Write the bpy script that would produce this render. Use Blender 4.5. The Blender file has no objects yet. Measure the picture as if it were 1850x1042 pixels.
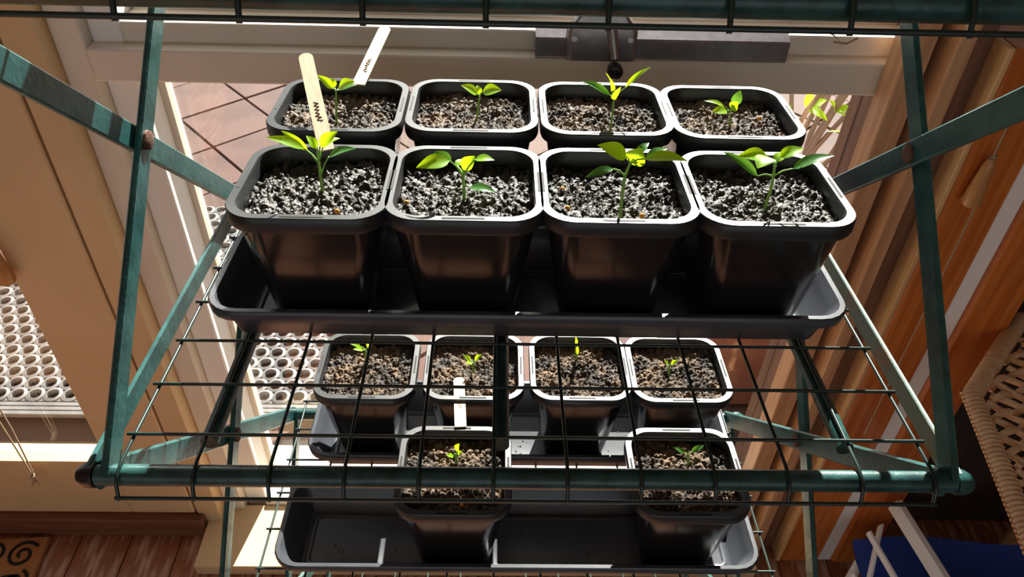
import bpy, math, random
from mathutils import Vector, Matrix, noise

# ------------------------------------------------------------------ camera / light
sc = bpy.context.scene
COL = sc.collection
TILT = Matrix.Rotation(math.radians(-4.0), 4, 'X')      # the folding stand leans back a little
T3 = TILT.to_3x3()
# camera basis measured in the stand's own frame (metres)
CAM = Vector((-0.02517, -0.37632, 0.41136))
FW = Vector((0.02081833, 0.80299936, -0.59561617))
RT = Vector((0.99968983, -0.00857422, 0.02338213))
UP = Vector((-0.01366889, 0.5959182, 0.8029288))
FPX = 1408.65
cam_d = bpy.data.cameras.new('camera'); cam = bpy.data.objects.new('camera', cam_d)
COL.objects.link(cam)
m = Matrix((RT, UP, -FW)).transposed().to_4x4()
m.translation = CAM
cam.matrix_world = TILT @ m
cam_d.sensor_width = 36.0
cam_d.lens = 36.0 * FPX / 1850.0
cam_d.clip_start = 0.01
sc.camera = cam
sc.view_settings.view_transform = 'Standard'
sc.view_settings.look = 'None'
sc.view_settings.gamma = 1.0
sc.view_settings.use_curve_mapping = False
sc.view_settings.exposure = 0.55
w = bpy.data.worlds.new('sky'); sc.world = w; w.use_nodes = True
bg = w.node_tree.nodes['Background']
bg.inputs[0].default_value = (0.90, 0.95, 1.0, 1); bg.inputs[1].default_value = 0.62
SUN_STRENGTH = 17.0
sun_dir = (T3 @ Vector((-0.21, -1.0, -0.70))).normalized()
sd = bpy.data.lights.new('sun', 'SUN'); so = bpy.data.objects.new('sun', sd); COL.objects.link(so)
so.rotation_euler = sun_dir.to_track_quat('-Z', 'Y').to_euler()
so.location = (1, 4, 4)
sd.energy = SUN_STRENGTH; sd.angle = math.radians(0.55); sd.color = (1.0, 0.95, 0.87)

def px(u, v, ax, val):
    """point in the stand's frame seen at pixel u,v on the plane ax=val"""
    d = FW + RT * ((u - 925) / FPX) - UP * ((v - 521) / FPX)
    i = 'xyz'.index(ax)
    return CAM + d * ((val - CAM[i]) / d[i])

# ------------------------------------------------------------------ materials
MATS = {}
def mat(name, col, rough=0.5, col2=None, scale=30.0, stretch=(1, 1, 1), metal=0.0, bump=0.0,
        bscale=None, spec=0.5, trans=0.0, coat=0.0, ramp=(0.4, 0.6)):
    mm = bpy.data.materials.new(name); mm.use_nodes = True
    nt = mm.node_tree; b = nt.nodes['Principled BSDF']
    b.inputs['Base Color'].default_value = (*col, 1)
    b.inputs['Roughness'].default_value = rough
    b.inputs['Metallic'].default_value = metal
    b.inputs['Specular IOR Level'].default_value = spec
    b.inputs['Coat Weight'].default_value = coat
    tc = nt.nodes.new('ShaderNodeTexCoord'); mp = nt.nodes.new('ShaderNodeMapping')
    mp.inputs['Scale'].default_value = stretch
    nt.links.new(tc.outputs['Object'], mp.inputs['Vector'])
    if col2 is not None:
        n = nt.nodes.new('ShaderNodeTexNoise'); n.inputs['Scale'].default_value = scale
        n.inputs['Detail'].default_value = 5
        r = nt.nodes.new('ShaderNodeValToRGB')
        r.color_ramp.elements[0].position = ramp[0]; r.color_ramp.elements[1].position = ramp[1]
        r.color_ramp.elements[0].color = (*col, 1); r.color_ramp.elements[1].color = (*col2, 1)
        nt.links.new(mp.outputs[0], n.inputs['Vector'])
        nt.links.new(n.outputs['Fac'], r.inputs[0]); nt.links.new(r.outputs[0], b.inputs['Base Color'])
    if bump > 0:
        n2 = nt.nodes.new('ShaderNodeTexNoise'); n2.inputs['Scale'].default_value = bscale or scale
        n2.inputs['Detail'].default_value = 6
        bp = nt.nodes.new('ShaderNodeBump'); bp.inputs['Strength'].default_value = bump
        bp.inputs['Distance'].default_value = 0.002
        nt.links.new(mp.outputs[0], n2.inputs['Vector'])
        nt.links.new(n2.outputs['Fac'], bp.inputs['Height']); nt.links.new(bp.outputs[0], b.inputs['Normal'])
    if trans > 0:                       # thin translucent leaf
        tr = nt.nodes.new('ShaderNodeBsdfTranslucent')
        tr.inputs[0].default_value = (min(1, col[0] * 2.6), min(1, col[1] * 1.9), col[2] * 0.6, 1)
        mx = nt.nodes.new('ShaderNodeMixShader'); mx.inputs[0].default_value = trans
        out = nt.nodes['Material Output']
        nt.links.new(b.outputs[0], mx.inputs[1]); nt.links.new(tr.outputs[0], mx.inputs[2])
        nt.links.new(mx.outputs[0], out.inputs[0])
    MATS[name] = mm
    return mm

def glass(name, gloss=0.06):
    mm = bpy.data.materials.new(name); mm.use_nodes = True
    nt = mm.node_tree; nt.nodes.remove(nt.nodes['Principled BSDF'])
    t = nt.nodes.new('ShaderNodeBsdfTransparent'); t.inputs[0].default_value = (0.97, 0.98, 0.97, 1)
    g = nt.nodes.new('ShaderNodeBsdfGlossy'); g.inputs['Roughness'].default_value = 0.02
    mx = nt.nodes.new('ShaderNodeMixShader'); mx.inputs[0].default_value = gloss
    nt.links.new(t.outputs[0], mx.inputs[1]); nt.links.new(g.outputs[0], mx.inputs[2])
    nt.links.new(mx.outputs[0], nt.nodes['Material Output'].inputs[0])
    MATS[name] = mm

mat('teal', (0.013, 0.064, 0.064), 0.32, (0.027, 0.108, 0.104), 40, bump=0.15, bscale=200)
mat('teal_dark', (0.008, 0.042, 0.04), 0.33, (0.022, 0.085, 0.08), 60, bump=0.2, bscale=150)
mat('teal_rust', (0.16, 0.24, 0.21), 0.6, (0.25, 0.15, 0.07), 25, bump=0.3, bscale=120, ramp=(0.5, 0.68))
mat('wire', (0.012, 0.03, 0.027), 0.3)
mat('rust', (0.09, 0.035, 0.02), 0.75, (0.16, 0.07, 0.04), 200, bump=0.4)
mat('cap', (0.008, 0.008, 0.009), 0.3)
mat('pot', (0.012, 0.012, 0.013), 0.18, bump=0.03, bscale=40)
mat('pot_rim', (0.02, 0.021, 0.023), 0.38, bump=0.05, bscale=90)
mat('slot', (0.003, 0.003, 0.003), 0.8)
mat('tray', (0.045, 0.049, 0.058), 0.27, (0.06, 0.065, 0.077), 14, bump=0.06, bscale=80)
mat('soil_dark', (0.012, 0.010, 0.009), 0.5, (0.07, 0.058, 0.048), 110, bump=0.8, bscale=500)
mat('soil_brown', (0.028, 0.019, 0.013), 0.7, (0.14, 0.085, 0.045), 42, bump=0.8, bscale=450)
mat('leaf', (0.27, 0.58, 0.02), 0.36, (0.33, 0.66, 0.03), 60, trans=0.55)
mat('leaf_deep', (0.07, 0.22, 0.05), 0.28, trans=0.35)
mat('stem', (0.22, 0.42, 0.07), 0.45)
mat('stem_low', (0.42, 0.3, 0.09), 0.5)
mat('bead', (0.75, 0.33, 0.05), 0.35)
mat('stick', (0.5, 0.4, 0.26), 0.6, (0.43, 0.33, 0.2), 40, (12, 12, 1))
mat('ink', (0.3, 0.17, 0.2), 0.6)
mat('cream', (0.64, 0.45, 0.25), 0.45, (0.68, 0.49, 0.28), 6)
mat('cream_window', (0.74, 0.66, 0.55), 0.45, (0.78, 0.7, 0.6), 8)
mat('white_paint', (0.88, 0.85, 0.8), 0.5)
mat('bronze', (0.26, 0.23, 0.24), 0.3, (0.32, 0.28, 0.29), 90, metal=0.75)
mat('timber', (0.5, 0.25, 0.12), 0.45, (0.6, 0.33, 0.17), 9, (14, 14, 0.8), bump=0.1, bscale=20)
mat('timber_shade', (0.13, 0.055, 0.03), 0.5, (0.19, 0.085, 0.045), 9, (14, 14, 0.8))  # darker copy of timber, the shade in the recesses put into its colour
mat('orange_wood', (0.47, 0.115, 0.018), 0.3, (0.6, 0.18, 0.035), 7, (16, 16, 0.7), coat=0.3)
mat('sapwood', (0.72, 0.45, 0.22), 0.4, (0.62, 0.36, 0.16), 9, (14, 14, 0.8))
mat('panel_shade', (0.03, 0.017, 0.012), 0.55, (0.045, 0.026, 0.018), 9, (10, 10, 0.8))  # near-black colour stands in for the shadow under the wicker seat
mat('floor_wood', (0.26, 0.09, 0.04), 0.3, (0.5, 0.33, 0.25), 6, (14, 1.8, 8), bump=0.08, bscale=15, ramp=(0.48, 0.66), coat=0.4)
mat('skirting', (0.15, 0.055, 0.028), 0.45, (0.2, 0.08, 0.04), 9, (1, 14, 14))
mat('rug', (0.36, 0.15, 0.045), 0.95, (0.46, 0.2, 0.07), 300, bump=0.9, bscale=700)
mat('rug_black', (0.012, 0.009, 0.008), 0.95, bump=0.8, bscale=700)
mat('room_wall', (0.45, 0.27, 0.14), 0.7)
mat('ceiling', (0.55, 0.40, 0.26), 0.8)
mat('paver', (0.055, 0.02, 0.013), 0.8, (0.085, 0.036, 0.026), 5, bump=0.3, bscale=90)
mat('mortar', (0.07, 0.045, 0.035), 0.9)
mat('rubber', (0.11, 0.108, 0.11), 0.5, (0.15, 0.145, 0.145), 20)
mat('planter', (0.3, 0.1, 0.06), 0.7, (0.36, 0.14, 0.09), 20)
mat('twig', (0.3, 0.21, 0.17), 0.8)
mat('wicker', (0.6, 0.37, 0.21), 0.5, (0.7, 0.46, 0.27), 60, bump=0.2, bscale=300)
mat('acorn', (0.42, 0.18, 0.055), 0.35, (0.5, 0.24, 0.08), 30, (4, 4, 1))
mat('cord', (0.35, 0.25, 0.16), 0.85)
mat('fabric_blue', (0.012, 0.045, 0.28), 0.75, bump=0.3, bscale=900)
mat('aluminium', (0.82, 0.81, 0.82), 0.4, metal=0.1)
mat('dry_leaf', (0.35, 0.2, 0.09), 0.8)
glass('glass')

# ------------------------------------------------------------------ mesh helpers
class MB:
    def __init__(s): s.v = []; s.f = []
    def add(s, vs, fs):
        o = len(s.v); s.v += [Vector(p) for p in vs]; s.f += [tuple(i + o for i in f) for f in fs]; return s
    def box(s, x0, x1, y0, y1, z0, z1, bev=0.0):
        if bev <= 0:
            vs = [(x, y, z) for z in (z0, z1) for y in (y0, y1) for x in (x0, x1)]
            return s.add(vs, [(0, 2, 3, 1), (4, 5, 7, 6), (0, 1, 5, 4), (2, 6, 7, 3), (0, 4, 6, 2), (1, 3, 7, 5)])
        # chamfered box: three rings per end along the longest idea is costly; chamfer the four z-edges and both caps
        b = min(bev, (x1 - x0) * .45, (y1 - y0) * .45, (z1 - z0) * .45)
        def ring(i, z):
            return [(x0 + b + i, y0 + i, z), (x1 - b - i, y0 + i, z), (x1 - i, y0 + b + i, z), (x1 - i, y1 - b - i, z),
                    (x1 - b - i, y1 - i, z), (x0 + b + i, y1 - i, z), (x0 + i, y1 - b - i, z), (x0 + i, y0 + b + i, z)]
        i = b * .6
        return s.loft([ring(i, z0), ring(0, z0 + b), ring(0, z1 - b), ring(i, z1)], cap=True)
    def loft(s, rings, cap=True, close=True):
        n = len(rings[0]); vs = [p for r in rings for p in r]; fs = []
        for k in range(len(rings) - 1):
            for i in range(n if close else n - 1):
                j = (i + 1) % n
                fs.append((k * n + i, k * n + j, (k + 1) * n + j, (k + 1) * n + i))
        if cap:
            fs.append(tuple(range(n - 1, -1, -1))); fs.append(tuple((len(rings) - 1) * n + i for i in range(n)))
        return s.add(vs, fs)
    def tube(s, pts, r, seg=8, cap=True):
        pts = [Vector(p) for p in pts]; rs = r if isinstance(r, (list, tuple)) else [r] * len(pts)
        rings = []; ref = None
        for i, p in enumerate(pts):
            a = pts[max(0, i - 1)]; b = pts[min(len(pts) - 1, i + 1)]
            t = (b - a).normalized()
            if ref is None:
                ref = t.orthogonal().normalized()
            else:
                ref = (ref - t * ref.dot(t)).normalized()
            q = t.cross(ref)
            rings.append([p + (ref * math.cos(k * math.tau / seg) + q * math.sin(k * math.tau / seg)) * rs[i] for k in range(seg)])
        return s.loft(rings, cap)
    def bar(s, a, b, wid, thick, wdir):
        """flat bar from a to b, width along wdir-perpendicular in plane, thickness along x"""
        a = Vector(a); b = Vector(b); t = (b - a).normalized(); x = Vector(wdir).normalized(); n = t.cross(x).normalized()
        c = thick * .25
        prof = [(-thick / 2, -wid / 2 + c), (-thick / 2 + c, -wid / 2), (thick / 2 - c, -wid / 2), (thick / 2, -wid / 2 + c),
                (thick / 2, wid / 2 - c), (thick / 2 - c, wid / 2), (-thick / 2 + c, wid / 2), (-thick / 2, wid / 2 - c)]
        return s.loft([[p + x * u + n * v for u, v in prof] for p in (a, b)])
    def blob(s, c, r, rnd, sq=0.7):
        c = Vector(c)
        base = [(0, 0, 1), (.9, 0, .3), (.28, .85, .3), (-.73, .53, .3), (-.73, -.53, .3), (.28, -.85, .3), (0, 0, -.6)]
        vs = []
        for b in base:
            v = Vector(b) * r * rnd.uniform(.65, 1.25); v.z *= sq; vs.append(c + v)
        return s.add(vs, [(0, 1, 2), (0, 2, 3), (0, 3, 4), (0, 4, 5), (0, 5, 1), (6, 2, 1), (6, 3, 2), (6, 4, 3), (6, 5, 4), (6, 1, 5)])
    def build(s, name, material, parent=None, smooth=False, kind=None):
        me = bpy.data.meshes.new(name); me.from_pydata(s.v, [], s.f); me.validate(); me.update()
        me.materials.append(MATS[material])
        if smooth:
            me.polygons.foreach_set('use_smooth', [True] * len(me.polygons))
            me.set_sharp_from_angle(angle=math.radians(50))
        o = bpy.data.objects.new(name, me); COL.objects.link(o)
        if parent is not None: o.parent = parent
        if kind: o['kind'] = kind
        return o

def link_mesh(name, me, parent):
    o = bpy.data.objects.new(name, me); COL.objects.link(o); o.parent = parent; return o

def tag(o, label, cat, group=None):
    o['label'] = label; o['category'] = cat
    if group: o['group'] = group
    return o

def root(name, loc=(0, 0, 0), tilt=True, rz=0.0):
    o = bpy.data.objects.new(name, None); COL.objects.link(o); o.empty_display_size = 0.02
    M = Matrix.Translation(loc) @ Matrix.Rotation(rz, 4, 'Z')
    o.matrix_world = (TILT @ M) if tilt else M
    return o

def rrect(hx, hy, r, z, n=6, cx=0, cy=0):
    pts = []
    for qx, qy, a0 in ((1, 1, 0), (-1, 1, 90), (-1, -1, 180), (1, -1, 270)):
        for k in range(n + 1):
            a = math.radians(a0 + 90 * k / n)
            pts.append(Vector((cx + qx * (hx - r) + r * math.cos(a), cy + qy * (hy - r) + r * math.sin(a), z)))
    return pts

# ------------------------------------------------------------------ the setting
FL = -0.815; WY = 0.46
def S(name, mb, material, parent=None, smooth=False):
    o = mb.build(name, material, parent, smooth)
    if parent is None: o['kind'] = 'structure'
    return o
def bx(*a, bev=0.0): return MB().box(*a, bev=bev)

floor = S('floor', bx(-2.3, 2.1, -3.0, 0.62, FL - 0.06, FL - 0.012), 'mortar')
pw = 0.088
pm = bx(-pw / 2 + .0007, pw / 2 - .0007, -0.95, 0.965, -0.012, 0.0, bev=0.0015).build('plank', 'floor_wood', floor)
pm.location = (-1.5, -0.495, FL)
k = 1
for i in range(1, 36):
    o = link_mesh('plank', pm.data, floor); o.location = (-1.5 + i * pw, -0.495, FL)
S('ceiling', bx(-2.3, 2.1, -3.0, 0.55, 1.6, 1.68), 'ceiling')
S('wall_left', bx(-2.38, -2.3, -3.0, 0.55, FL - .06, 1.6), 'room_wall')
S('wall_right', bx(2.1, 2.18, -3.0, 0.55, FL - .06, 1.6), 'room_wall')
wr = S('wall_rear', bx(-2.3, -1.9, -3.08, -3.0, FL - .06, 1.6), 'room_wall')  # unseen wall, its wide opening invented to let in sky light as fill
S('wall_rear_side', bx(1.7, 2.1, -3.08, -3.0, FL - .06, 1.6), 'room_wall', wr)
S('wall_rear_head', bx(-1.9, 1.7, -3.08, -3.0, 1.45, 1.6), 'room_wall', wr)
S('wall_rear_sill', bx(-1.9, 1.7, -3.08, -3.0, FL - .06, FL + .35), 'room_wall', wr)
wf = S('wall_front', bx(-2.3, 2.1, 0.45, 0.55, 1.05, 1.6), 'room_wall')

# window between the door post and the timber jamb
win = bpy.data.objects.new('window_1', None); COL.objects.link(win); win['kind'] = 'structure'
def W(name, *a, m='cream_window', bev=0.002): return bx(*a, bev=bev).build(name, m, win)
W('jamb', -0.545, -0.505, 0.442, 0.57, FL - .05, 1.05, m='cream')
W('jamb', -0.505, -0.472, 0.466, 0.57, FL - .05, 1.05)
W('jamb', -0.472, -0.436, 0.484, 0.57, FL - .05, 1.05, m='white_paint')
W('bead', -0.4365, -0.428, 0.532, 0.5448, FL + .034, 0.0375, bev=0.001)
W('middle_rail', -0.472, 0.430, 0.462, 0.555, 0.038, 0.075)
W('sash_rail', -0.436, 0.430, 0.482, 0.520, 0.075, 0.098)
W('sash_rail', -0.436, 0.430, 0.520, 0.555, 0.075, 0.114)
W('bottom_rail', -0.436, 0.430, 0.474, 0.565, FL - .05, FL + 0.034)
W('sill_board', -0.530, 0.430, 0.352, 0.474, FL, FL + 0.026, m='cream')
W('outer_sill', -0.545, 0.430, 0.565, 0.62, FL - .03, FL + 0.012)
W('head', -0.545, 0.430, 0.462, 0.565, 0.98, 1.05)
W('pane', -0.436, 0.430, 0.545, 0.549, FL + .034, 0.038, m='glass', bev=0)
W('pane', -0.436, 0.430, 0.545, 0.549, 0.114, 0.98, m='glass', bev=0)

# glazed door on the left
door = bpy.data.objects.new('door_1', None); COL.objects.link(door); door['kind'] = 'structure'
def D(name, *a, m='cream', bev=0.002): return bx(*a, bev=bev).build(name, m, door)
D('stile', -0.655, -0.5475, 0.440, 0.478, FL + .05, 1.04)
D('stile', -1.56, -1.45, 0.440, 0.478, FL + .05, 1.04)
D('bottom_rail', -1.45, -0.655, 0.440, 0.478, FL + .05, -0.622)
D('top_rail', -1.45, -0.655, 0.440, 0.478, 0.93, 1.04)
D('pane', -1.45, -0.655, 0.457, 0.461, -0.622, 0.93, m='glass', bev=0)
S('wall_front_side', bx(-2.3, -1.562, 0.45, 0.55, FL, 1.05), 'room_wall', wf)
S('baseboard_left', bx(-1.56, -0.532, 0.425, 0.4395, FL, FL + 0.048, bev=0.002), 'skirting')
S('threshold', bx(-1.56, -0.547, 0.4396, 0.53, FL - .03, FL + 0.045), 'planter', door)

# timber jamb and varnished boards right of the window
tj = S('trim_1', bx(0.430, 0.660, 0.492, 0.575, FL - .05, 1.05), 'timber_shade')
for x0, x1, y0, m_ in ((0.3985, 0.426, 0.425, 'timber'), (0.4262, 0.4345, 0.437, 'timber_shade'), (0.4347, 0.4525, 0.402, 'timber'), (0.4527, 0.4765, 0.412, 'timber_shade')):
    bx(x0, x1, y0, 0.4615 if x1 < .43 else 0.4918, FL, 1.05, bev=0.0015).build('board', m_, tj)
b1 = S('trim_2', bx(0.4835, 0.5515, 0.384, 0.4915, FL, 0.129, bev=0.003), 'orange_wood')
bx(0.4768, 0.4833, 0.384, 0.4915, FL, 0.129, bev=0.001).build('edge_strip', 'sapwood', b1)
S('trim_3', bx(0.5518, 0.5735, 0.388, 0.4915, FL, 1.05), 'white_paint')
S('trim_4', bx(0.5738, 0.640, 0.381, 0.4915, FL, 1.05, bev=0.004), 'orange_wood')
S('wall_front_panel', bx(0.6605, 2.1, 0.47, 0.575, FL - .05, 1.05), 'panel_shade', wf)
S('wall_front_upper', bx(0.4768, 0.5515, 0.47, 0.4915, 0.1295, 1.05), 'white_paint', wf)

# patio outside
pat = S('patio', bx(-3.2, 3.2, 0.6, 5.0, FL - .12, FL - .034), 'mortar')
ps = 0.23
pvm = bx(-ps / 2 + .003, ps / 2 - .003, -ps / 2 + .003, ps / 2 - .003, -.02, 0, bev=0.003)
first = None
for i in range(-12, 13):
    for j in range(-12, 13):
        c = Matrix.Rotation(math.radians(42), 2) @ Vector((i * ps, j * ps)) + Vector((-0.1, 1.75))
        if not (-2.2 < c.x < 1.5 and 0.76 < c.y < 3.3): continue
        if first is None:
            o = pvm.build('paver', 'paver', pat); first = o
        else:
            o = link_mesh('paver', first.data, pat)
        o.location = (c.x, c.y, FL - .015 + random.Random(i * 31 + j).uniform(-.002, .002)); o.rotation_euler.z = math.radians(42)

# ------------------------------------------------------------------ ring mat on the patio
mb = MB(); pit = 0.0365; ro = pit * .53; ri = pit * .33
x0m, x1m, y0m, y1m = -1.27, -0.36, 0.70, 1.47
row = 0; y = y0m + .055
while y < y1m - .02:
    x = x0m + .03 + (pit / 2 if row % 2 else 0)
    while x < x1m - .02:
        rings = []
        for rr, zz in ((ro, 0), (ro, .011), (ri * 1.08, .013), (ri, .011), (ri, 0)):
            rings.append([(x + rr * math.cos(a * math.tau / 14), y + rr * math.sin(a * math.tau / 14), zz) for a in range(14)])
        mb.loft(rings, cap=False)
        x += pit
    y += pit * .88; row += 1
ringmat = root('ring_mat', (0, 0, FL - .011), tilt=False)
mb.build('ring_mesh', 'rubber', ringmat, True)
e = MB()
for i in range(4): e.box(x0m, x1m, y0m + i * .0125, y0m + i * .0125 + .0105, 0, .012 - i * .001, bev=.002)
e.build('ramp_edge', 'rubber', ringmat)
tag(ringmat, 'grey rubber ring mat full of round holes on the terracotta paving outside', 'mat')

# ------------------------------------------------------------------ leaves
def leaf_mesh(base, tip, wid, roll=0.0, droop=0.12, fold=0.18, n=8, upv=None):
    base = Vector(base); tip = Vector(tip); d = tip - base; L = d.length; t = d.normalized()
    up = Vector(upv) if upv else Vector((0, -0.35, 1))
    nrm = (up - t * up.dot(t)).normalized(); side = t.cross(nrm)
    c, s = math.cos(roll), math.sin(roll); side, nrm = side * c + nrm * s, nrm * c - side * s
    vs = []; fs = []
    for i in range(n + 1):
        u = i / n
        hw = wid / 2 * (math.sin(math.pi * min(1, u ** .8)) ** .8 * (1 - .25 * u)) if 0 < i < n else wid * .02
        arc = droop * L * math.sin(math.pi * u)
        for q in (-1, -.5, 0, .5, 1):
            vs.append(base + t * (u * L) + side * (hw * q) + nrm * (arc + abs(q) * hw * fold))
    for i in range(n):
        for k in range(4):
            a = i * 5 + k; fs.append((a, a + 1, a + 6, a + 5))
    return vs, fs

# shrub seen through the lower pane
rnd = random.Random(5)
shrub = root('potted_shrub', (0.62, 0.86, FL - .013), tilt=False)
mb = MB(); mb.loft([rrect(hx_, hy_, .02, z_, 4) for hx_, hy_, z_ in ((.22, .10, 0), (.25, .12, .36), (.262, .132, .362), (.262, .132, .40), (.238, .108, .40), (.235, .105, .36))], cap=True)
mb.build('trough', 'planter', shrub, True)
bx(-.236, .236, -.106, .106, .355, .375).build('potting_mix', 'soil_brown', shrub)
SO = Vector((-.12, 0, .375))
mb = MB(); tips = []
for k in range(9):
    a = rnd.uniform(-2.6, 1.0); p = Vector((rnd.uniform(-.05, .05), rnd.uniform(-.05, .05), -.01)); pts = [p + SO]
    dr = Vector((math.cos(a) * .33, abs(math.sin(a)) * .25 - .08, 1)).normalized()
    for s_ in range(7):
        dr = (dr + Vector((rnd.uniform(-.3, .3), rnd.uniform(-.25, .25), rnd.uniform(-.1, .1)))).normalized()
        p = p + dr * rnd.uniform(.08, .12); p.y = max(p.y, -.2); p.x = max(-.30, min(.25, p.x)); pts.append(p + SO)
        if s_ > 1: tips.append((p + SO, dr.copy()))
    mb.tube(pts, [.006 - .0006 * i for i in range(8)], 6)
mb.build('branches', 'twig', shrub, True)
for k, (p, d) in enumerate(tips):
    for h in range(3):
        dv = Vector((rnd.uniform(-1, 1), rnd.uniform(-1, .3), rnd.uniform(-.2, .7))).normalized()
        q = p + dv * rnd.uniform(.03, .05)
        MB().add(*leaf_mesh(p, q, .018, rnd.uniform(-.6, .6))).build('leaf', 'leaf', shrub, True)
tag(shrub, 'leggy green shrub in a brick red trough outside behind the window glass', 'potted shrub')

# ------------------------------------------------------------------ folding plant stand (stand frame coordinates)
stand = root('plant_stand', (0, 0, 0))
tag(stand, 'green metal folding plant stand with scissor legs and wire shelves', 'plant stand')
TIER = {'top': (-.0057, -.017, .325), 'mid': (0, 0, 0), 'low': (.0017, .015, -.331), 'base': (.002, .030, -.655)}
FY, BY, TZ = -.0265, .338, -.0092
for tname, (dx, dy, dz) in TIER.items():
    tm = 'teal_dark'
    for yy, nm in ((FY, 'front_tube'), (BY, 'back_tube')):
        t = MB().tube([(-.292 + dx, yy + dy, dz + TZ), (.292 + dx, yy + dy, dz + TZ)], .0074, 16).build(nm, tm, stand, True)
        for sx in (-1, 1):
            MB().tube([(sx * .2925 + dx, yy + dy, dz + TZ), (sx * .299 + dx, yy + dy, dz + TZ), (sx * .304 + dx, yy + dy, dz + TZ)],
                      [.0088, .0088, .006], 14).build('end_cap', 'cap' if sx < 0 else 'teal_dark', t, True)
    # wire shelf: the folded front lip carries the other wires
    lip = MB().tube([(-.277 + dx, dy - .040, dz - .0165), (.277 + dx, dy - .040, dz - .0165)], .0014, 8).build('wire_shelf', 'wire', stand, True)
    lw = MB().tube([(0, .352, 0), (0, .0, 0), (0, -.022, 0), (0, -.0325, -.0025), (0, -.0365, -.0075), (0, -.0400, -.0185)], .00135, 8)
    lo = None
    for i in range(12):
        if lo is None: o = lo = lw.build('long_wire', 'wire', lip, True)
        else: o = link_mesh('long_wire', lo.data, lip)
        o.location = ((i - 5.5) * .05 + dx, dy, dz)
    co = None
    for j in range(8):
        if co is None: o = co = MB().tube([(-.279, 0, 0), (.279, 0, 0)], .0013, 8).build('cross_wire', 'wire', lip, True)
        else: o = link_mesh('cross_wire', co.data, lip)
        o.location = (dx, dy + j * .05, dz + .0024)
    if tname in ('mid',):
        for xx in (-.2255, -.020, .2265):
            mbt = MB(); a = (xx + dx, dy + .002, dz - .0078); b = (xx + dx, dy + .330, dz - .0078)
            mbt.tube([b, a, (a[0], a[1] + .0005, a[2]), (a[0], a[1] + .02, a[2])], [.0062, .0062, .0048, .0048], 12, cap=False)
            mbt.build('support_tube', 'teal_dark', stand, True)
BW, BT = .0195, .005
def P(t, front): dx, dy, dz = TIER[t]; return Vector((0, dy + (FY if front else BY), dz + TZ))
def bolt(x, p, sx, parent):
    MB().tube([(x, p.y, p.z), (x + sx * .002, p.y, p.z), (x + sx * .0028, p.y, p.z)], [.0072, .0072, .004], 14).build('bolt', 'rust', parent, True)
for up_, lo_ in (('top', 'mid'), ('mid', 'low'), ('low', 'base')):
    A0, A1 = P(up_, True), P(lo_, False); B0, B1 = P(up_, False), P(lo_, True)
    mid_ = (A0 + A1 + B0 + B1) / 4
    for sx in (-1, 1):
        xi, xo = sx * .2835, sx * .2895
        xa, xb = (xo, xi) if sx < 0 else (xi, xo)
        ba = MB().bar((xa, A0.y, A0.z), (xa, A1.y, A1.z), BW, BT, (1, 0, 0)).build('scissor_bar', 'teal', stand)
        bb = MB().bar((xb, B0.y, B0.z), (xb, B1.y, B1.z), BW, BT, (1, 0, 0)).build('scissor_bar', 'teal', stand)
        bolt(xi - sx * BT / 2, mid_, -sx, bb if sx < 0 else ba)
# bars that lock the middle shelf open, and splayed feet under the lowest tier
for x, m_ in ((-.2965, 'teal'), (.2945, 'teal_rust')):
    MB().bar((x, FY, TZ), (x, BY, TZ), .018, .0035, (1, 0, 0)).build('shelf_rail', m_, stand)
for sx in (-1, 1):
    for fr in (True, False):
        p = P('base', fr); q = p + Vector((0, .085 if fr else -.085, 0)); q.z = (FL + .004 + q.y * math.sin(math.radians(4))) / math.cos(math.radians(4))
        MB().bar((sx * .2835, p.y, p.z), (sx * .2835, q.y, q.z), BW, BT, (1, 0, 0)).build('foot', 'teal', stand)

# ------------------------------------------------------------------ trays
def make_tray(loc, hx, hy, label):
    r = root('seedling_tray', loc)
    h = .038; mb = MB()
    prof = [(-.016, 0, 0), (-.012, .003, .001), (-.003, .030, .0), (.000, h - .009, 0), (.0055, h - .009, 0), (.0065, h - .002, 0), (.005, h, 0),
            (.001, h, 0), (-.0015, h - .004, 0), (-.005, .029, 0), (-.014, .005, 0), (-.020, .0024, 0)]
    hx -= .0065; hy -= .0065
    mb.loft([rrect(hx + o, hy + o, max(.006, .02 + o), z, 5) for o, z, _ in prof], cap=True)
    mb.build('tray_body', 'tray', r, True)
    # moulded step along the inside of the floor
    st = MB()
    ro_, ri_ = rrect(hx - .018, hy - .018, .008, .0026, 4), rrect(hx - .024, hy - .024, .006, .0026, 4)
    st.loft([ro_, [p + Vector((0, 0, .0018)) for p in rrect(hx - .0195, hy - .0195, .008, .0026, 4)],
             [p + Vector((0, 0, .0018)) for p in rrect(hx - .0225, hy - .0225, .006, .0026, 4)], ri_], cap=False)
    st.build('floor_ridge', 'tray', r, True)
    rn = random.Random(int(loc[1] * 1e4)); cr = MB()
    for k in range(70):
        cr.blob((rn.uniform(-hx + .03, hx - .03), rn.uniform(-hy + .03, hy - .03), .0028), rn.uniform(.0006, .0015), rn)
    cr.build('soil_specks', 'soil_dark', r, kind='stuff')
    tag(r, label, 'tray', 'dark plastic trays under the pots')
    return r
TZ0 = .0042
make_tray((-.004, .135, .325 + TZ0), .2505, .0655, 'dark plastic tray on the top shelf, the one away from the window')
make_tray((-.003, .2705, .325 + TZ0), .2505, .0655, 'dark plastic tray on the top shelf, the one beside the window')
make_tray((.0015, .1515, TZ0), .2505, .0655, 'dark plastic tray holding the four leafiest seedlings on the middle shelf')
make_tray((.005, .2865, TZ0), .2505, .0655, 'dark plastic tray on the middle shelf, the one beside the window')
make_tray((.007, .302, -.331 + TZ0), .2525, .0655, 'dark plastic tray of four brown-soil pots on the lower shelf')
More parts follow.
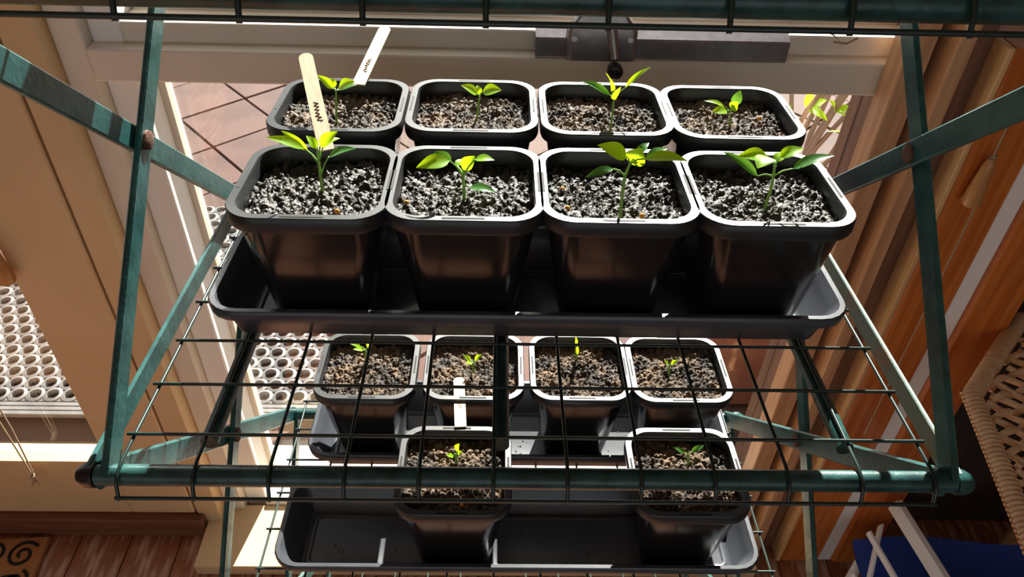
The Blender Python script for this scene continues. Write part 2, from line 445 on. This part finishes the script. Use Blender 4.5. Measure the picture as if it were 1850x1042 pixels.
make_tray((.002, .1485, -.331 + TZ0), .2525, .0585, 'dark plastic tray with only two pots on the lower shelf')

# ------------------------------------------------------------------ pots
def make_pot_mesh():
    H = .1175
    prof = [(.0345, 0, .011), (.0362, .0015, .013), (.0522, H - .016, .022), (.0528, H - .0125, .022),
            (.0512, H - .0125, .021), (.0500, H - .02, .020), (.0340, .004, .012)]
    return MB().loft([rrect(a, a, r, z, 8) for a, z, r in prof], cap=True)
def make_rim_mesh():
    H = .1175
    prof = [(.0529, H - .013, .022), (.0570, H - .0125, .024), (.0580, H - .010, .025), (.0580, H - .0012, .025), (.0572, H, .0245),
            (.0516, H, .021), (.0509, H - .001, .0205), (.0505, H - .0128, .020)]
    mb = MB(); mb.loft([rrect(a, a, r, z, 8) for a, z, r in prof] + [rrect(.0529, .0529, .022, H - .013, 8)], cap=False)
    return mb
pot_me = None; slot_me = None; rim_me = None
def soil_part(r, seed, material, zs):
    N = 92; hs = .0512; rc = .02; vs = []; fs = []
    rn = random.Random(seed); off = Vector((seed * 7.3, seed * 3.1, seed * 1.7))
    dip = Vector((rn.uniform(-.015, .015), rn.uniform(-.015, .015), 0))
    for i in range(N + 1):
        for j in range(N + 1):
            x = hs * (2 * i / N - 1); y = hs * (2 * j / N - 1)
            ex, ey = abs(x) - (hs - rc), abs(y) - (hs - rc)
            if ex > 0 and ey > 0:                     # pull the corners in to the pot's rounded corner
                k_ = max(ex, ey) / math.hypot(ex, ey)
                x = math.copysign(hs - rc + ex * k_, x); y = math.copysign(hs - rc + ey * k_, y)
            q = Vector((x, y, 0))
            d0 = noise.voronoi(q * 150 + off)[0][0]; d1 = noise.voronoi(q * 330 + off)[0][0]
            hgt = .0075 * (.5 - d0) + .0034 * (.5 - d1) + .005 * noise.noise(q * 36 + off)
            hgt -= .004 * math.exp(-((q - dip).length / .016) ** 2)
            if i in (0, N) or j in (0, N): hgt = min(hgt, 0) - .002
            vs.append(Vector((x, y, zs + hgt)))
    for i in range(N):
        for j in range(N):
            a = i * (N + 1) + j; fs.append((a, a + N + 1, a + N + 2, a + 1))
    mb = MB().add(vs, fs); s_ = mb.build('soil', material, r, True)
    cr = MB()
    for k in range(420):
        x, y = rn.uniform(-.047, .047), rn.uniform(-.047, .047)
        cr.blob((x, y, zs + .004 * noise.noise(Vector((x, y, 0)) * 38 + off) + .0008), rn.choice((.0009, .0012, .0016, .0024)), rn)
    cr.build('soil_crumbs', material, r, kind='stuff')

def make_pot(key, cx, cy, zbase, label, group, soil, seed):
    global pot_me, slot_me, rim_me
    r = root('potted_seedling', (cx, cy, zbase))
    if pot_me is None:
        o = make_pot_mesh().build('pot', 'pot', r, True); pot_me = o.data
        rim_me = make_rim_mesh().build('rim', 'pot_rim', o, True).data
        s0 = MB().box(-.015, .015, -.0009, .0009, -.004, .0003).build('rim_slot', 'slot', o); slot_me = s0.data
        s0.location = (0, -.0545, .1175); lst = [(0, .0545, 0), (.0545, 0, math.pi / 2), (-.0545, 0, math.pi / 2)]
    else:
        o = link_mesh('pot', pot_me, r); link_mesh('rim', rim_me, o); lst = [(0, -.0545, 0), (0, .0545, 0), (.0545, 0, math.pi / 2), (-.0545, 0, math.pi / 2)]
    for x, y, rz in lst:
        q = link_mesh('rim_slot', slot_me, o); q.location = (x, y, .1175); q.rotation_euler.z = rz
    soil_part(r, seed, soil, SOILZ)
    tag(r, label, 'potted seedling', group)
    return r
SOILZ = .1035
ZM = .0042 + .0047; ZL = -.331 + ZM
POTS = {}
def pot(key, cx, cy, low, label, soil='soil_dark'):
    g = 'potted seedlings on the stand'
    POTS[key] = (make_pot(key, cx, cy, ZL if low else ZM, label, g, soil, len(POTS) + 1), Vector((cx, cy, ZL if low else ZM)))
pot('F1', -.1605, .1425, 0, 'pot of dark soil with a tall seedling, wooden label lying from its back rim')
pot('F2', -.0485, .1435, 0, 'pot of dark soil whose bushy seedling spreads low over the middle')
pot('F3', .0640, .1435, 0, 'pot of dark soil with a leaning seedling and three orange beads')
pot('F4', .1765, .1425, 0, 'pot of dark soil at tray end with a broad-leaved seedling by rusty rail')
pot('R1', -.1655, .2820, 0, 'pot by the window with a wooden label slanting off its back rim', 'soil_brown')
pot('R2', -.0480, .2850, 0, 'pot by the window whose small seedling has two round leaves', 'soil_brown')
pot('R3', .0695, .2840, 0, 'pot below the window winder knob, seedling with one long raised leaf', 'soil_brown')
pot('R4', .1835, .2810, 0, 'pot below the winder end with a short seedling of narrow leaves', 'soil_brown')
pot('LR1', -.1725, .3030, 1, 'brown-soil lower shelf pot at the tray end by the ring mat', 'soil_brown')
pot('LR2', -.0490, .3035, 1, 'brown-soil lower pot behind the one with a wooden label', 'soil_brown')
pot('LR3', .0735, .3045, 1, 'brown-soil lower pot with a single thin upright sprout', 'soil_brown')
pot('LR4', .1895, .3030, 1, 'brown-soil lower shelf pot at the tray end by the potted shrub', 'soil_brown')
pot('LF1', -.0645, .1485, 1, 'lower shelf pot with a wooden label lying off its back rim', 'soil_brown')
pot('LF2', .1705, .1490, 1, 'lower shelf pot with a dark green two-leaf sprout in a near-empty tray', 'soil_brown')

# ------------------------------------------------------------------ seedlings
def seedling(key, base, nodes, leaves, thick=.0012):
    """base/nodes pixels; leaves: (node index, base px, tip px, dy, width mm, material, roll)"""
    r, o = POTS[key]; zs = o.z + SOILZ
    b = px(*base, 'z', zs); yb = b.y
    pts = [b - Vector((0, 0, .006)), b] + [px(u, v, 'y', yb + dy) for u, v, dy in nodes]
    loc = [p - o for p in pts]
    n = len(loc)
    st = MB().tube(loc, [thick * (1.15 - .4 * i / n) for i in range(n)], 8).build('seedling', 'stem', r, True)
    for (ni, bpx, tpx, dy, wid, m_, roll) in leaves:
        a = pts[2 + ni] - o; lb = px(*bpx, 'y', yb + dy * .45) - o; tp = px(*tpx, 'y', yb + dy) - o
        mid_ = (a + lb) / 2 + Vector((0, 0, .0015))
        MB().tube([a, mid_, lb], [thick * .62, thick * .5, thick * .45], 6).build('petiole', 'stem', st, True)
        MB().add(*leaf_mesh(lb, tp, wid * .001, roll, droop=.10)).build('leaf', m_, st, True)
G, D_ = 'leaf', 'leaf_deep'
seedling('F1', (583, 352), [(579, 318, 0), (576, 295, 0)], [
    (1, (549, 268), (480, 248), -.012, 9, G, .2), (1, (556, 272), (508, 236), .016, 7, G, .3), (1, (572, 268), (553, 245), .004, 9, G, -.2),
    (1, (578, 264), (610, 238), .006, 11, G, -.3), (0, (594, 283), (643, 268), -.004, 9, D_, 0), (1, (585, 262), (614, 250), .018, 8, G, .2)])
seedling('F2', (839, 366), [(838, 338, 0), (837, 318, 0)], [
    (1, (812, 290), (752, 303), -.012, 14, G, .2), (1, (815, 292), (785, 274), .012, 9, D_, .3), (1, (836, 306), (858, 282), .006, 12, G, -.3),
    (1, (858, 288), (893, 289), -.004, 9, G, .1), (0, (849, 338), (895, 347), -.010, 9, D_, 0), (1, (826, 300), (838, 288), .016, 8, G, .2)])
seedling('F3', (1120, 396), [(1124, 352, 0), (1129, 318, 0), (1138, 296, 0)], [
    (2, (1132, 284), (1080, 262), -.004, 14, G, .35), (2, (1140, 296), (1160, 268), .004, 17, G, -.5), (2, (1165, 287), (1243, 291), -.010, 13, G, .1),
    (1, (1108, 305), (1058, 321), -.012, 8, D_, .1), (2, (1152, 278), (1172, 258), .014, 7, D_, 0), (2, (1168, 287), (1205, 268), .016, 9, D_, 0)])
seedling('F4', (1380, 380), [(1392, 345, 0), (1397, 318, 0), (1400, 300, 0)], [
    (1, (1368, 318), (1306, 274), .006, 9, D_, .3), (2, (1386, 283), (1333, 282), -.004, 13, G, .2), (2, (1392, 285), (1368, 304), -.018, 17, G, -.3),
    (2, (1408, 284), (1452, 268), .006, 11, G, 0), (1, (1432, 305), (1507, 281), -.006, 11, D_, .1), (2, (1402, 292), (1412, 276), .016, 9, G, 0)])
seedling('R1', (608, 216), [(607, 185, 0), (607, 166, 0)], [
    (1, (601, 160), (573, 136), -.004, 9, G, .3), (1, (612, 158), (641, 148), -.006, 13, G, -.2), (1, (604, 158), (598, 140), .012, 7, G, 0), (1, (615, 163), (645, 153), .012, 6, D_, 0)], .001)
seedling('R2', (862, 216), [(864, 190, 0), (866, 178, 0)], [
    (1, (862, 170), (833, 154), -.006, 11, G, .2), (1, (872, 166), (906, 163), -.006, 14, G, -.2), (1, (866, 170), (862, 154), .012, 7, G, 0)], .001)
seedling('R3', (1103, 232), [(1107, 200, 0), (1109, 180, 0)], [
    (1, (1102, 172), (1050, 146), .004, 8, D_, .2), (1, (1104, 164), (1094, 132), -.002, 20, G, -.8), (1, (1112, 180), (1122, 157), -.010, 13, G, .6),
    (1, (1130, 158), (1176, 121), .006, 6, G, 0)], .001)
seedling('R4', (1318, 230), [(1319, 212, 0), (1319, 204, 0)], [
    (1, (1308, 192), (1273, 182), .004, 6, G, 0), (1, (1313, 200), (1286, 203), -.010, 10, G, .2), (1, (1322, 198), (1334, 184), -.004, 11, G, -.4),
    (1, (1324, 190), (1338, 163), .010, 11, D_, -.5)], .001)
seedling('LR1', (661, 654), [(661, 640, 0), (661, 634, 0)], [
    (1, (652, 626), (629, 619), .0, 6, G, 0), (1, (656, 632), (638, 631), -.010, 7, G, 0), (1, (664, 627), (674, 614), .004, 8, G, -.3)], .0013)
seedling('LR2', (855, 667), [(855, 660, 0), (855, 656, 0)], [
    (1, (850, 652), (837, 641), .0, 7, G, 0), (1, (858, 651), (871, 640), .0, 7, G, 0), (1, (852, 657), (841, 656), -.012, 7, G, 0)], .0012)
seedling('LR3', (1042, 648), [(1041, 634, 0), (1041, 624, 0)], [
    (1, (1041, 622), (1040, 608), 0, 4, G, 0), (0, (1042, 640), (1043, 620), -.004, 5, G, .3)], .0014)
seedling('LR4', (1209, 672), [(1209, 664, 0), (1209, 660, 0)], [
    (1, (1206, 660), (1200, 651), -.004, 7, G, 0), (1, (1213, 658), (1225, 650), 0, 6, G, 0)], .0012)
seedling('LF1', (824, 834), [(824, 826, 0), (824, 820, 0)], [
    (1, (819, 824), (806, 822), -.006, 6, G, 0), (1, (825, 814), (830, 801), .0, 8, G, .2), (1, (828, 822), (836, 815), -.004, 6, G, 0)], .0012)
seedling('LF2', (1244, 838), [(1243, 828, 0), (1243, 822, 0)], [
    (1, (1236, 818), (1218, 808), .004, 6, D_, 0), (1, (1250, 816), (1272, 804), .004, 7, D_, 0)], .0013)
# slow-release fertiliser beads
for key, u, v in (('F3', 1016, 342), ('F3', 1025, 376), ('F3', 1160, 390), ('R1', 534, 200), ('F1', 609, 382), ('F2', 727, 366), ('LF1', 834, 913), ('LF1', 891, 904), ('R4', 1372, 214)):
    r, o = POTS[key]; p = px(u, v, 'z', o.z + SOILZ + .002) - o
    lim = .044; p.x = max(-lim, min(lim, p.x)); p.y = max(-lim, min(lim, p.y))
    MB().tube([p + Vector((0, 0, z * .0022)) for z in (-1, -.7, 0, .7, 1)], [.0003, .0016, .0022, .0016, .0003], 10).build('fertilizer_bead', 'bead', r, True)

# ------------------------------------------------------------------ wooden labels pushed through the rim slots
def label_stick(p0, p1, length, wid, label, ink_rows):
    p0 = Vector(p0); p1 = Vector(p1); t = (p1 - p0).normalized()
    r = root('plant_label', p0)
    x = Vector((1, 0, 0)); x = (x - t * x.dot(t)).normalized(); n = x.cross(t)
    R = Matrix((x, n, t)).transposed().to_4x4()
    r.matrix_world = TILT @ Matrix.Translation(p0) @ R
    ring = []; h = wid / 2; N = 8
    for k in range(N + 1):
        a = math.pi * k / N; ring.append((h * math.cos(a), length - h + h * math.sin(a)))
    ring += [(-h, -.003), (h, -.003)]
    mb = MB().loft([[Vector((a, -.0007, b)) for a, b in ring], [Vector((a, .0007, b)) for a, b in ring]], cap=True)
    mb.build('stick', 'stick', r)
    rn = random.Random(int(length * 1e5)); mb = MB()
    for z0, z1 in ink_rows:
        pts = []; k = 0; z = z0
        while z < z1:
            pts.append(Vector((math.sin(k * 1.9) * wid * .17 + rn.uniform(-1, 1) * wid * .06, .00085, z))); z += .0013; k += 1
        mb.tube(pts, .0003, 4)
    mb.build('handwriting', 'ink', r)
    tag(r, label, 'plant label')
    return r
def stick_at(u0, v0, z0, u1, v1, y1, wid, label, rows):
    a = px(u0, v0, 'z', z0); b = px(u1, v1, 'y', y1)
    return label_stick(a, b, (b - a).length, wid, label, rows)
RIMZ = ZM + .1175 + .0009
stick_at(589, 267, RIMZ, 551, 97, .300, .0125, 'pale wooden label stick lying from a dark-soil pot across the pot behind it', [(.030, .055)])
stick_at(649, 150, RIMZ, 697, 49, .428, .0125, 'bright wooden label stick slanting from a pot rim to the window rail', [(.018, .042)])
stick_at(832, 768, RIMZ - .331, 829, 682, .292, .0125, 'grey-topped wooden label stick lying between two lower shelf pots', [(.028, .044)])

# ------------------------------------------------------------------ window winder
wn = root('window_winder', (0, 0, 0), tilt=False)
def wprof(x0, x1, y1, z0, z1):
    pr = [(y1, z0), (y1 - .0185, z0), (y1 - .0200, z0 + .002), (y1 - .0200, z1 - .010), (y1 - .0185, z1 - .0075), (y1 - .003, z1), (y1, z1)]
    return MB().loft([[Vector((x, a, b)) for a, b in pr] for x in (x0, x0 + .003, x1 - .003, x1)], cap=True)
wprof(.014, .289, .4815, .0755, .1060).build('casing', 'bronze', wn)
mb = MB(); mb.loft([rrect(.038, .009, .006, z, 4, .085, .4655) for z in (.0755, .108)] + [rrect(.026, .007, .005, .124, 4, .085, .4675)], cap=True)
mb.build('gearbox', 'bronze', wn, True)
MB().tube([(.094, .457, .112), (.097, .449, .096), (.099, .444, .084)], [.006, .005, .0045], 10).build('crank_arm', 'bronze', wn, True)
MB().tube([(.099, .446, .0735), (.099, .440, .0735), (.099, .433, .0735), (.099, .431, .0735)], [.007, .0085, .0085, .006], 16).build('knob', 'cap', wn, True)
for x in (.055, .115):
    MB().tube([(x, .4575, .100), (x, .4555, .100)], .003, 10).build('screw', 'aluminium', wn, True)
tag(wn, 'bronze metal window winder with black knob on the window rail', 'window winder')

# ------------------------------------------------------------------ blind cords
def acorn(loc, tilt_v, label, cord_pts, group):
    r = root('blind_cord', loc, tilt=False)
    t = Vector(tilt_v).normalized()
    MB().tube([t * -.005, t * .0, t * .004, t * .028, t * .050, t * .053], [.003, .0055, .0064, .0088, .0108, .009], 14).build('wooden_pull', 'acorn', r, True)
    MB().tube([Vector(p) - Vector(loc) for p in cord_pts], .0011, 6).build('cord', 'cord', r, True)
    mb = MB(); rn = random.Random(3)
    for k in range(5): mb.blob(t * -.006 + Vector((rn.uniform(-1, 1), rn.uniform(-1, 1), rn.uniform(-1, 1))) * .002, .003, rn, 1)
    mb.build('knot', 'cord', r)
    tag(r, label, 'blind cord', group)
acorn((.502, .371, .008), (.0, 0, -1.0), 'brown blind cord with wooden pull hanging before the varnished board',
      [(.500, .372, 1.04), (.501, .372, .3), (.502, .371, .012), (.509, .371, .0), (.511, .371, -.2), (.512, .371, -.45)], None)
acorn((-.652, .425, -.172), (.0, 0, -1), 'wooden blind pull hanging in front of the door glass',
      [(-.655, .43, 1.04), (-.653, .427, .3), (-.652, .425, -.17)], None)
r = root('blind_cord', (-.768, .418, -.63), tilt=False)
for dx in (0, .012):
    MB().tube([(dx * 1.2 - .004, 0.01, 1.66), (dx * 1.2 - .002, 0.004, .5), (dx, 0, .12), (dx * .3, 0, .012), (0, 0, 0)], .0012, 6).build('cord', 'cord', r, True)
mb = MB(); rn = random.Random(8)
for k in range(4): mb.blob((rn.uniform(-1, 1) * .003, rn.uniform(-1, 1) * .003, rn.uniform(-1, 1) * .003), .0045, rn, 1)
for k in range(6): mb.tube([(0, 0, 0), (rn.uniform(-.008, .004), rn.uniform(-.005, .005), -.014), (rn.uniform(-.014, .006), rn.uniform(-.006, .006), -.024)], .0007, 5)
mb.build('knot', 'cord', r)
tag(r, 'looped thin blind cord ending in a frayed knot before the door', 'blind cord')

# ------------------------------------------------------------------ rug
rug = root('coir_rug', (-.802, .418, FL), tilt=False, rz=math.radians(4))
MB().box(-.75, 0, -.5, 0, 0, .010, bev=.003).build('rug_body', 'rug', rug)
def scroll(cx, cy, r0, turns, a0, sgn, wdt=.0055):
    mb = MB(); n = int(26 * turns); L = []; R_ = []
    for k in range(n + 1):
        u = k / n; a = a0 + sgn * u * turns * math.tau; rr = r0 * (1 - .85 * u)
        for lst, o in ((L, wdt / 2), (R_, -wdt / 2)):
            lst.append((cx + (rr + o) * math.cos(a), cy + (rr + o) * math.sin(a)))
    vs = []; fs = []
    for (a, b), (c, d) in zip(L, R_): vs += [(a, b, .0095), (a, b, .0112), (c, d, .0112), (c, d, .0095)]
    for k in range(n):
        for q in range(3): fs.append((k * 4 + q, k * 4 + q + 1, k * 4 + q + 5, k * 4 + q + 4))
    mb.add(vs, fs); return mb
for i in range(7):
    for a in ((-.035 - i * .1, -.035, .026, 1.6, .6, 1), (-.085 - i * .1, -.03, .02, 1.5, 2.2, -1), (-.03, -.085 - i * .1, .022, 1.6, 1.2, -1), (-.045 - i * .1, -.10, .03, 1.4, 0, 1), (-.095 - i * .1, -.085, .026, 1.5, 3, -1)):
        if a[1] > -.46: scroll(*a).build('scroll', 'rug_black', rug)
tag(rug, 'orange brown coir rug with black scroll pattern on the floorboards', 'rug')

# ------------------------------------------------------------------ wicker stool
ws = root('wicker_stool', (0, 0, -.25), tilt=False)
C3 = [Vector((.484, -.12, 0)), Vector((.5425, .2704, 0)), Vector((.668, .405, 0)), Vector((.96, .405, 0)), Vector((.96, -.12, 0))]
def wrap_edge(a, b, rr, name):
    mb = MB(); d = (b - a); L = d.length; t = d.normalized(); n = int(L / .0062); s_ = Vector((0, 0, 1)).cross(t)
    for k in range(n + 1):
        c = a + t * (k * L / n); pts = []
        for q in range(13):
            an = q * math.tau / 12; pts.append(c + s_ * (rr * math.cos(an)) + Vector((0, 0, rr * .8 * math.sin(an))) + t * (q / 12 * .007))
        mb.tube(pts, .0033, 5, cap=False)
    mb.build(name, 'wicker', ws, True)
for i in range(5): wrap_edge(C3[i], C3[(i + 1) % 5], .0088, 'wrapped_border')
def inside(p):
    for i in range(5):
        a, b = C3[i], C3[(i + 1) % 5]
        if (b - a).cross(p - a).z > -.010 * (b - a).length: return False
    return True
u1 = (C3[2] - C3[1]).normalized(); u2 = Vector((u1.y, -u1.x, 0))
mb = MB(); mb2 = MB()
def strands(mbx, du, dv, step, amp, rad, per, skip=0.0):
    for i in range(-70, 70):
        run = []
        for k in range(-90, 90):
            c = C3[1] + dv * (i * step) + du * (k * .008)
            if inside(c):
                ph = (k * .008 / per + i) * math.pi
                run.append(c + Vector((0, 0, amp * math.sin(ph))) + dv * (skip * math.sin(ph * .5 + i)))
            elif run:
                break
        if len(run) > 2: mbx.tube(run, rad, 5)
strands(mb, u2, u1, .020, .0018, .0040, .028, .001)
strands(mb2, (u1 * .94 + u2 * .34).normalized(), (u2 * .94 - u1 * .34).normalized(), .0185, .0045, .0042, .020, .003)
mb.build('stake_strands', 'wicker', ws, True, kind='stuff'); mb2.build('woven_strands', 'wicker', ws, True, kind='stuff')
for x, y in ((.87, .385), (.945, .385), (.94, -.10), (.515, -.10)):
    MB().tube([(x, y, -.005), (x, y, FL + .25)], .014, 12).build('leg', 'wicker', ws, True)
tag(ws, 'woven tan wicker seat with thick wrapped border beside the varnished boards', 'stool')

# ------------------------------------------------------------------ folded camp chair, blue fabric and white tubes
cc = root('camp_chair', (.63, .30, FL), tilt=False)
def ctube(a, b, wd=.011):
    return MB().bar(a, b, wd * 1.6, wd, (1, .25, 0)).build('frame_tube', 'aluminium', cc)
ctube((-.022, .060, .21), (.035, -.16, .18), .017)
ctube((-.06, .035, .17), (-.01, -.20, .15), .007)
ctube((-.03, .055, .16), (-.125, -.13, .12), .008)
ctube((-.095, -.02, .14), (-.04, -.22, .12), .006)
fb = MB(); vs = []; fs = []
for top in (0, 1):
    for j in range(9):
        for i in range(9):
            x = -.075 + i * .045; y = .04 - j * .028
            vs.append((x, y, .125 + top * .004 + .012 * math.sin(i * .8) + (.0 if j else .012)))
for t in (0, 1):
    for j in range(8):
        for i in range(8):
            a = t * 81 + j * 9 + i; f = (a, a + 1, a + 10, a + 9); fs.append(f if not t else f[::-1])
fb.add(vs, fs).build('fabric', 'fabric_blue', cc, True)
for x, y in ((-.06, .02), (.24, .02), (-.06, -.17), (.24, -.17)):
    MB().tube([(x, y, 0), (x, y, .128)], .008, 10).build('leg', 'aluminium', cc, True)
tag(cc, 'low camp chair with navy blue fabric and pale metal tubes under the wicker seat', 'camp chair')

# dried leaf caught on the top shelf's front wire
p = px(1484, 62, 'y', -.058)
dl = root('dried_leaf', p)
MB().add(*leaf_mesh((0, 0, .001), (.010, -.001, -.005), .004, .4)).build('leaf_blade', 'dry_leaf', dl)
MB().tube([(.006, 0, -.003), (.012, .001, -.004), (.016, .001, -.0015)], .0004, 5).build('leaf_stalk', 'dry_leaf', dl)
tag(dl, 'tiny curled dried leaf caught under the top shelf wire', 'dried leaf')
